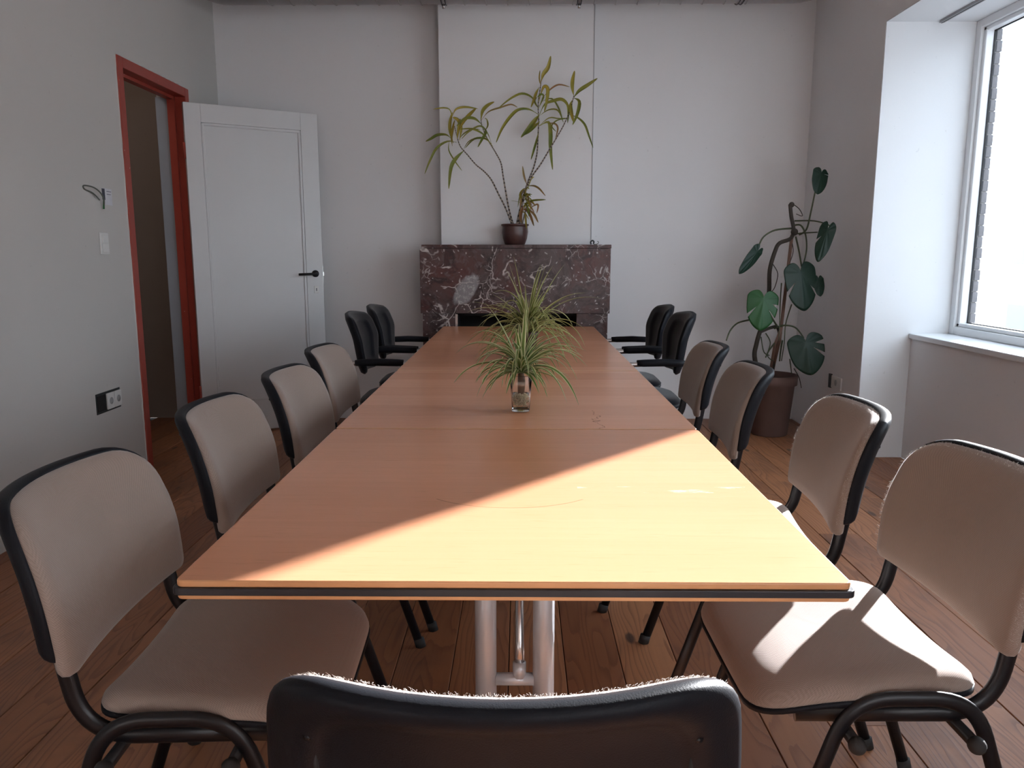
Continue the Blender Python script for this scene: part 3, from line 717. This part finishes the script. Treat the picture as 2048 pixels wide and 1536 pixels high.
LV = [  # (points in the plant's own sketch grid, width, colour)
 ([(360, 690), (320, 662), (260, 664), (215, 690), (180, 708)], 24, 'g'), ([(395, 715), (330, 708), (255, 755), (205, 850), (172, 935)], 20, 'g'),
 ([(372, 720), (352, 640), (352, 570), (368, 505)], 30, 'y'), ([(415, 700), (425, 620), (405, 560), (370, 540)], 30, 'y'), ([(365, 740), (362, 680), (375, 600), (385, 560)], 24, 'y'),
 ([(345, 700), (340, 770), (385, 850), (432, 912)], 12, 'g'), ([(450, 770), (395, 820), (355, 890), (340, 1038)], 32, 'g'),
 ([(368, 530), (392, 484), (455, 468), (542, 480)], 18, 'y'), ([(365, 540), (345, 488), (300, 476), (232, 484)], 18, 'y'),
 ([(405, 640), (450, 560), (495, 510), (532, 475)], 28, 'y'), ([(415, 690), (445, 655), (500, 625), (558, 625)], 12, 'g'), ([(440, 770), (475, 715), (520, 690), (560, 690)], 12, 'g'),
 ([(400, 600), (420, 560), (410, 620), (400, 690)], 26, 'y'),
 ([(566, 560), (575, 500), (610, 460), (658, 432)], 30, 'y'), ([(568, 560), (620, 500), (700, 472), (775, 450), (820, 470)], 14, 'o'),
 ([(570, 590), (520, 548), (455, 548), (395, 600)], 24, 'g'), ([(575, 600), (600, 640), (575, 690), (543, 748)], 22, 'g'), ([(590, 640), (612, 600), (606, 560), (590, 545)], 14, 'g'),
 ([(620, 700), (570, 650), (500, 620), (420, 622)], 16, 'g'), ([(650, 745), (600, 690), (520, 690), (455, 755)], 16, 'g'), ([(640, 730), (610, 650), (560, 600), (480, 640), (430, 690)], 14, 'g'),
 ([(986, 290), (1000, 240), (1035, 190), (1052, 112)], 34, 'y'), ([(984, 320), (975, 270), (978, 212)], 16, 'y'), ([(972, 330), (952, 370), (935, 420), (915, 470)], 24, 'y'),
 ([(962, 470), (920, 400), (850, 374), (770, 410), (688, 475)], 18, 'g'), ([(965, 520), (900, 485), (825, 490), (765, 545), (710, 625), (672, 715)], 28, 'g'),
 ([(972, 520), (945, 560), (900, 620), (845, 680)], 40, 'g'), ([(976, 570), (945, 600), (900, 640), (852, 668)], 34, 'g'),
 ([(975, 520), (1010, 450), (1070, 425), (1130, 415), (1170, 455), (1172, 525)], 26, 'g'), ([(968, 430), (1000, 330), (1030, 340), (1025, 420), (1008, 500)], 30, 'y'),
 ([(1000, 400), (1050, 345), (1110, 312), (1185, 328)], 14, 'o'), ([(968, 640), (955, 700), (935, 770), (915, 835)], 20, 'g'),
 ([(972, 530), (1040, 488), (1105, 495), (1140, 575)], 14, 'g'), ([(972, 600), (1040, 545), (1110, 550), (1185, 545)], 12, 'g'),
 ([(972, 600), (1035, 575), (1050, 650), (1050, 760), (1065, 905)], 34, 'g'), ([(1030, 580), (1080, 585), (1100, 620), (1085, 690)], 18, 'o'),
 ([(965, 480), (1000, 400), (985, 380), (960, 400)], 20, 'g'), ([(990, 430), (1060, 410), (1110, 480), (1135, 560)], 14, 'g'), ([(968, 480), (940, 430), (955, 400)], 16, 'g'),
 ([(1215, 395), (1200, 330), (1202, 280), (1218, 215)], 36, 'y'), ([(1215, 400), (1250, 355), (1310, 315), (1378, 268)], 30, 'g'),
 ([(1210, 410), (1190, 460), (1195, 510), (1212, 575)], 34, 'y'), ([(1215, 405), (1252, 430), (1240, 510), (1205, 592)], 28, 'g'),
 ([(1180, 520), (1240, 542), (1290, 590), (1320, 670), (1348, 752)], 18, 'g'), ([(1205, 420), (1182, 480), (1170, 580)], 18, 'g'),
 ([(1170, 550), (1100, 560), (1060, 600), (1090, 640)], 12, 'g'), ([(885, 1010), (865, 950), (855, 880)], 18, 'o'), ([(885, 1020), (935, 1018), (975, 1040), (1015, 1088)], 16, 'o'),
 ([(870, 1140), (930, 1120), (1018, 1115)], 16, 'g'), ([(870, 1180), (910, 1220), (935, 1298)], 24, 'o'), ([(880, 1180), (930, 1210), (965, 1275)], 20, 'o'), ([(860, 1150), (820, 1130), (775, 1122)], 14, 'g'),
 ([(900, 1180), (950, 1150), (965, 1160), (955, 1210)], 16, 'o'), ([(850, 1150), (840, 1080), (870, 1035)], 22, 'y'), ([(850, 1290), (842, 1220), (860, 1160)], 26, 'o')]
for k in range(26):
    a = R.uniform(-1.9, 1.9); l = R.uniform(45, 120); x0, y0 = R.uniform(840, 890), R.uniform(1050, 1220)
    LV.append(([(x0, y0), (x0 + l * .5 * math.cos(a), y0 + l * .5 * math.sin(a) - 22), (x0 + l * math.cos(a), y0 + l * math.sin(a) + 10)], R.uniform(9, 18), R.choice('oogyy')))
for pts, wd, col in LV:
    j = R.uniform(-.02, .05); dep = R.uniform(-.15, .045); n = len(pts)
    P = [cp(a, b, PY + .0 + (dep * (k / (n - 1)))) for k, (a, b) in enumerate(pts)]
    sd = Vector((R.uniform(-.5, .5), -1, R.uniform(-.3, .5)))
    bm = ribbon(P, wd * .84 / 3.491 / F_PX * 5.3, .22, 4, lambda s: .18 + .82 * math.sin(min(1, max(0, (s - .12) / .88)) ** .9 * PI) ** .8 if s > .12 else .18, side=sd)
    leafpart('leaf', bm, {'g': DRAC, 'y': DRACY, 'o': DRACO}[col], mp, pc)

# spider plants
def spider(name, label, base, crown_h, leaves, mat, seed, width=.011):
    r = random.Random(seed); t = thing(name, label, 'plant', base)
    for (a, e, L, dr) in leaves(r):
        P = [Vector((.004 * math.cos(a), .004 * math.sin(a), crown_h))]; d = Vector((math.cos(a) * math.cos(e), math.sin(a) * math.cos(e), math.sin(e))); n = 7
        for k in range(n):
            q_ = P[-1] + d * (L / n); q_.z = max(q_.z, .012 + .002 * k); P.append(q_); d = (d + Vector((0, 0, -dr / n * (1 + .6 * k / n)))).normalized()
        side = Vector((-math.sin(a), math.cos(a), 0)).cross(d); side = Vector((math.cos(a) * -.4 + r.uniform(-.3, .3), math.sin(a) * -.4 + r.uniform(-.3, .3), 1))
        link('leaf', ribbon(P, width * r.uniform(.7, 1.15), .3, 3, lambda s: min(1, .55 + s * 2) * max(.03, (1 - s ** 2.2)), side=side), mat, t)
    return t
VB = Vector((.003, 2.375, TZ))
def lv1(r):
    out = []
    for k in range(105):
        a = r.uniform(0, 2 * PI); u = k / 105
        out.append((a, r.uniform(.45, 1.4) if u < .7 else r.uniform(.15, .6), r.uniform(.15, .265) if u < .7 else r.uniform(.09, .17), r.uniform(1.1, 2.5) if u < .7 else r.uniform(.8, 1.8)))
    out += [(-1.2, 1.42, .24, .25), (.9, 1.45, .23, .4), (2.6, 1.2, .25, .7)]
    return out
sp1 = spider('spider_plant', 'green and cream spider plant rooting in the clear glass vase', VB, .118, lv1, SPIDER, 11, .0145)
bm = bmesh.new(); tube(bm, [(0, 0, .052), (.002, 0, .08), (0, .001, .122)], [.010, .012, .009], 10); link('crown', bm, simple('brown_crown', (.16, .09, .05), .7, .4, 90), sp1)
bm = bmesh.new()
for k in range(46):
    a = R.uniform(0, 2 * PI); P = [Vector((0, 0, .056))]
    for q in range(6):
        z = .052 - .0065 * q + R.uniform(-.003, .003); rr = R.uniform(.006, .024); a += R.uniform(-.8, .8); P.append(Vector((rr * math.cos(a), rr * math.sin(a), max(.013, z))))
    tube(bm, smooth_path(P, 3), .0008, 5)
link('roots', bm, ROOT, sp1)
vs = thing('glass_vase', 'square clear glass vase half filled with water on the table', 'vase', VB)
link('vase_body', lathe(bmesh.new(), [(.001, .0), (.024, 0), (.0275, .003), (.0305, .05), (.0345, .112), (.0340, .1135), (.0325, .112), (.0285, .05), (.0255, .012), (.020, .0095), (.001, .0095)], 48, sq=5), GL, vs)
link('water', lathe(bmesh.new(), [(.001, .0098), (.0195, .0098), (.0250, .0125), (.0279, .05), (.001, .05)], 48, sq=5), WATER, vs)
bm = bmesh.new(); tube(bm, [VB + Vector((-.030, -.012, .1155)), VB + Vector((.033, .012, .126))], .0022, 8)
pg = link('wooden_peg', bm, PEG); tag(pg, 'short pale wooden stick laid across the vase rim', 'stick')
PB = Vector((.035, 3.62, TZ))
def lv2(r):
    out = []
    for k in range(110):
        a = r.uniform(0, 2 * PI); out.append((a, r.uniform(.3, 1.4), r.uniform(.18, .36), r.uniform(.7, 2.8)))
    out += [(-3.0, 1.42, .36, .25), (2.9, 1.35, .34, .3), (.3, 1.35, .33, .3), (.1, 1.2, .36, .5), (0, .9, .4, 1.1)]
    return out
sp2 = spider('spider_plant', 'taller yellowish spider plant in a dark pot farther down the table', PB, .115, lv2, SPIDER2, 23, .017)
pt2 = thing('plant_pot', 'small dark maroon pot hidden behind the glass vase plant', 'pot', PB)
link('pot_body', lathe(bmesh.new(), [(.036, 0), (.038, .003), (.046, .10), (.050, .105), (.050, .125), (.045, .126), (.041, .10), (.03, .02)], 32), POT2, pt2)
link('soil', lathe(bmesh.new(), [(.03, .06), (.040, .108), (.001, .112)], 20), SOIL, pt2)

# monstera in the corner
MB = Vector((1.70, 5.22, 0))
pot = thing('planter', 'tall brown clay planter standing on the floor in the window corner', 'pot', MB)
link('planter_body', lathe(bmesh.new(), [(.115, 0), (.12, .005), (.15, .34), (.165, .345), (.168, .41), (.155, .412), (.148, .35), (.11, .03)], 40), TERRA, pot)
link('soil', lathe(bmesh.new(), [(.10, .3), (.146, .37), (.001, .375)], 24), SOIL, pot)
mo = thing('monstera', 'tall monstera with dark split leaves tied to a wooden stake in the corner', 'plant', MB)
def mpnt(cx, cy, Y=5.10): return at(1420 + cx / 2.694, 310 + cy / 2.694, Y)
def stem(name, pts, r, m, Y0=5.14, Y1=5.02):
    n = len(pts); P = smooth_path([mpnt(a, b, Y0 + (Y1 - Y0) * k / (n - 1)) for k, (a, b) in enumerate(pts)], 5)
    rr = [r * (1 - .25 * k / (len(P) - 1)) for k in range(len(P))]
    leafpart(name, tube(bmesh.new(), P, rr, 8), m, mo, MB)
leafpart('stake', tube(bmesh.new(), [Vector((1.68, 5.2, .35)), mpnt(375, 1000, 5.15), mpnt(442, 430, 5.12)], .011, 8), STAKE, mo, MB)
leafpart('stake', tube(bmesh.new(), [Vector((1.67, 5.19, .35)), mpnt(350, 1020, 5.12), mpnt(385, 930, 5.1)], .010, 8), STAKE, mo, MB)
stem('trunk', [(262, 1190), (240, 1085), (250, 1020), (268, 955), (300, 880), (318, 740), (322, 620), (350, 520), (375, 475), (435, 450), (450, 400), (438, 330), (432, 265)], .016, BROWNSTEM, 5.18, 5.10)
stem('trunk', [(330, 1190), (355, 1060), (375, 985), (365, 930), (330, 930), (268, 955)], .014, BROWNSTEM, 5.18, 5.16)
leafpart('node', ball(bmesh.new(), mpnt(440, 268, 5.1), .018, 8), BROWNSTEM, mo, MB)
leafpart('node', ball(bmesh.new(), mpnt(455, 415, 5.1), .024, 8), BROWNSTEM, mo, MB)
for pts, r in (([(480, 430), (520, 400), (545, 300), (566, 200), (580, 130)], .006), ([(440, 395), (350, 405), (290, 440), (262, 490), (245, 520)], .006),
               ([(455, 355), (560, 355), (640, 378), (635, 400)], .005), ([(460, 425), (510, 420), (580, 416)], .005), ([(462, 440), (480, 520), (493, 600)], .006),
               ([(455, 378), (490, 380), (515, 430), (520, 510), (503, 590)], .006), ([(215, 888), (150, 905), (110, 945), (88, 1000)], .006), ([(360, 920), (330, 870), (290, 790)], .006),
               ([(345, 935), (400, 918), (460, 930), (505, 985)], .006), ([(440, 805), (408, 910), (400, 1010), (385, 1110)], .004), ([(385, 690), (378, 800), (375, 900), (370, 1000)], .004),
               ([(452, 1150), (480, 1200), (492, 1255)], .003), ([(430, 1100), (440, 1180)], .004), ([(340, 590), (365, 640), (350, 710), (330, 738)], .003),
               ([(440, 260), (480, 290), (498, 328), (465, 318)], .003), ([(300, 960), (325, 1010), (310, 1080), (340, 1110)], .004), ([(275, 980), (290, 1060), (320, 1080)], .004),
               ([(360, 1000), (320, 1050), (300, 1090)], .006), ([(390, 1000), (380, 1060), (375, 1110)], .006), ([(440, 460), (448, 520), (430, 580)], .003)):
    stem('petiole', pts, r, GREENSTEM if r > .0035 else BROWNSTEM, 5.13, 5.03)
def heart(top, tip, width, seed, m, Y, tilt=.0, slits=(), fold=.3, squash=1.0):
    """top = lobe notch, tip = leaf point (sketch grid); built as a polar fan about the petiole joint"""
    A, B = mpnt(*top, Y), mpnt(*tip, Y - .05); Ld = B - A; L = Ld.length; d = Ld.normalized()
    nrm = Vector((tilt, -1, .25)); nrm = (nrm - d * nrm.dot(d)).normalized(); sd = d.cross(nrm)
    W = width / 2.694 / F_PX * Y; bm = bmesh.new(); uvl = bm.loops.layers.uv.verify(); NN = 96; rings = []
    J = A + Ld * .14
    for q in (.0, .25, .5, .75, .92, 1.0):
        ring = []
        for k in range(NN):
            t = 2 * PI * k / NN                                   # 0 = towards the tip
            ct, st = math.cos(t), math.sin(t)
            px = st * (W / 2) * (1.0 + .06 * math.cos(2 * t)) ; py = ct * L * (.86 if ct > 0 else .27)
            if ct > .55: px *= 1 - .30 * ((ct - .55) / .45) ** 2
            lobe = 1 - .80 * math.exp(-((t - PI) / .20) ** 2); py *= lobe if ct < 0 else 1; px *= lobe if ct < -.9 else 1
            if ct < 0 : py -= abs(st) ** 2 * L * .02
            cut = 1
            for sa, depth in slits:
                if abs(t - sa) < .035: cut = depth
            rr = min(q, cut) if q > .4 else q
            x, y = px * rr, py * rr
            h = -fold * abs(x) * .55 - .25 * (max(0, y) / L) ** 2 * L * .5 + .0015 * math.sin(t * 9) * q
            ring.append(bm.verts.new(J + sd * x + d * y + nrm * (h + .02)))
        rings.append(ring)
    for i in range(len(rings) - 1):
        for k in range(NN):
            vs_ = [rings[i][k], rings[i][(k + 1) % NN], rings[i + 1][(k + 1) % NN], rings[i + 1][k]]
            f = bm.faces.new(vs_)
            for l in f.loops: l[uvl].uv = (.5 + .4 * math.sin(2 * PI * k / NN), .5)
    bmesh.ops.remove_doubles(bm, verts=bm.verts, dist=.0002)
    o = leafpart('leaf', bm, m, mo, MB); so_ = o.modifiers.new('s', 'SOLIDIFY'); so_.thickness = .0012
    return o
heart((592, 90), (574, 213), 100, 1, MONS, 4.98, .3, ((4.5, .35), ))
heart((255, 505), (155, 640), 80, 2, MONS, 5.05, .8)
heart((640, 385), (580, 576), 88, 3, MONS, 4.86, -.4, ((1.2, .5),))
heart((575, 665), (590, 765), 70, 8, MONS, 4.98, .2)
heart((478, 605), (512, 840), 188, 4, MONS, 4.96, .1, ((1.05, .45), (5.3, .6)))
heart((287, 752), (268, 946), 180, 5, MONSB, 5.0, 0, ((5.35, .45), (1.0, .45), (4.9, .6)))
heart((508, 985), (548, 1186), 205, 6, MONS, 4.92, -.1, ((5.2, .4), (4.8, .5)))

# small thing on the mantel's right end
pm = at(1186, 487, 5.40); pm.z = 1.272
sc = thing('cable_end', 'small dark coiled cable end lying on the right end of the mantel', 'cable', pm)
bm = bmesh.new(); tube(bm, smooth_path([(-.012, 0, .004), (-.016, 0, .018), (-.004, 0, .028), (.006, 0, .02), (.002, 0, .006)], 5), .005, 8); link('plug', bm, DARKP, sc)
bm = bmesh.new(); tube(bm, smooth_path([(.004, 0, .004), (.02, .0, .003), (.034, .004, .008), (.038, .006, .018), (.030, .004, .024)], 5), .0022, 6); link('wire', bm, GREENSTEM, sc)

# ------------------------------------------------------------------ street outside
struct('ground', boxes([(2.7, 40, -30, 45, -3.3, -3.2)]), ROAD)
bd = thing('building', 'pale facade across the street seen through the window', 'building', (16, 10, -3.2))
link('facade', boxes([(0, 6, -26, 30, 0, 7.2)]), STONE, bd, smooth=False)
link('cornice', boxes([(-.3, .0, -26, 30, 6.9, 7.25)]), STONE, bd, smooth=False)
wm = None
for zz in (1.0, 4.1):
    for k in range(16):
        y = -22 + k * 3.1
        if wm is None: o = link('facade_window', boxes([(-.06, .03, -.55, .55, 0, 1.8)]), GLASSB, bd, smooth=False); wm = o.data
        else: o = bpy.data.objects.new('facade_window', wm); C.objects.link(o); o.parent = bd
        o.location = (0, y, zz)
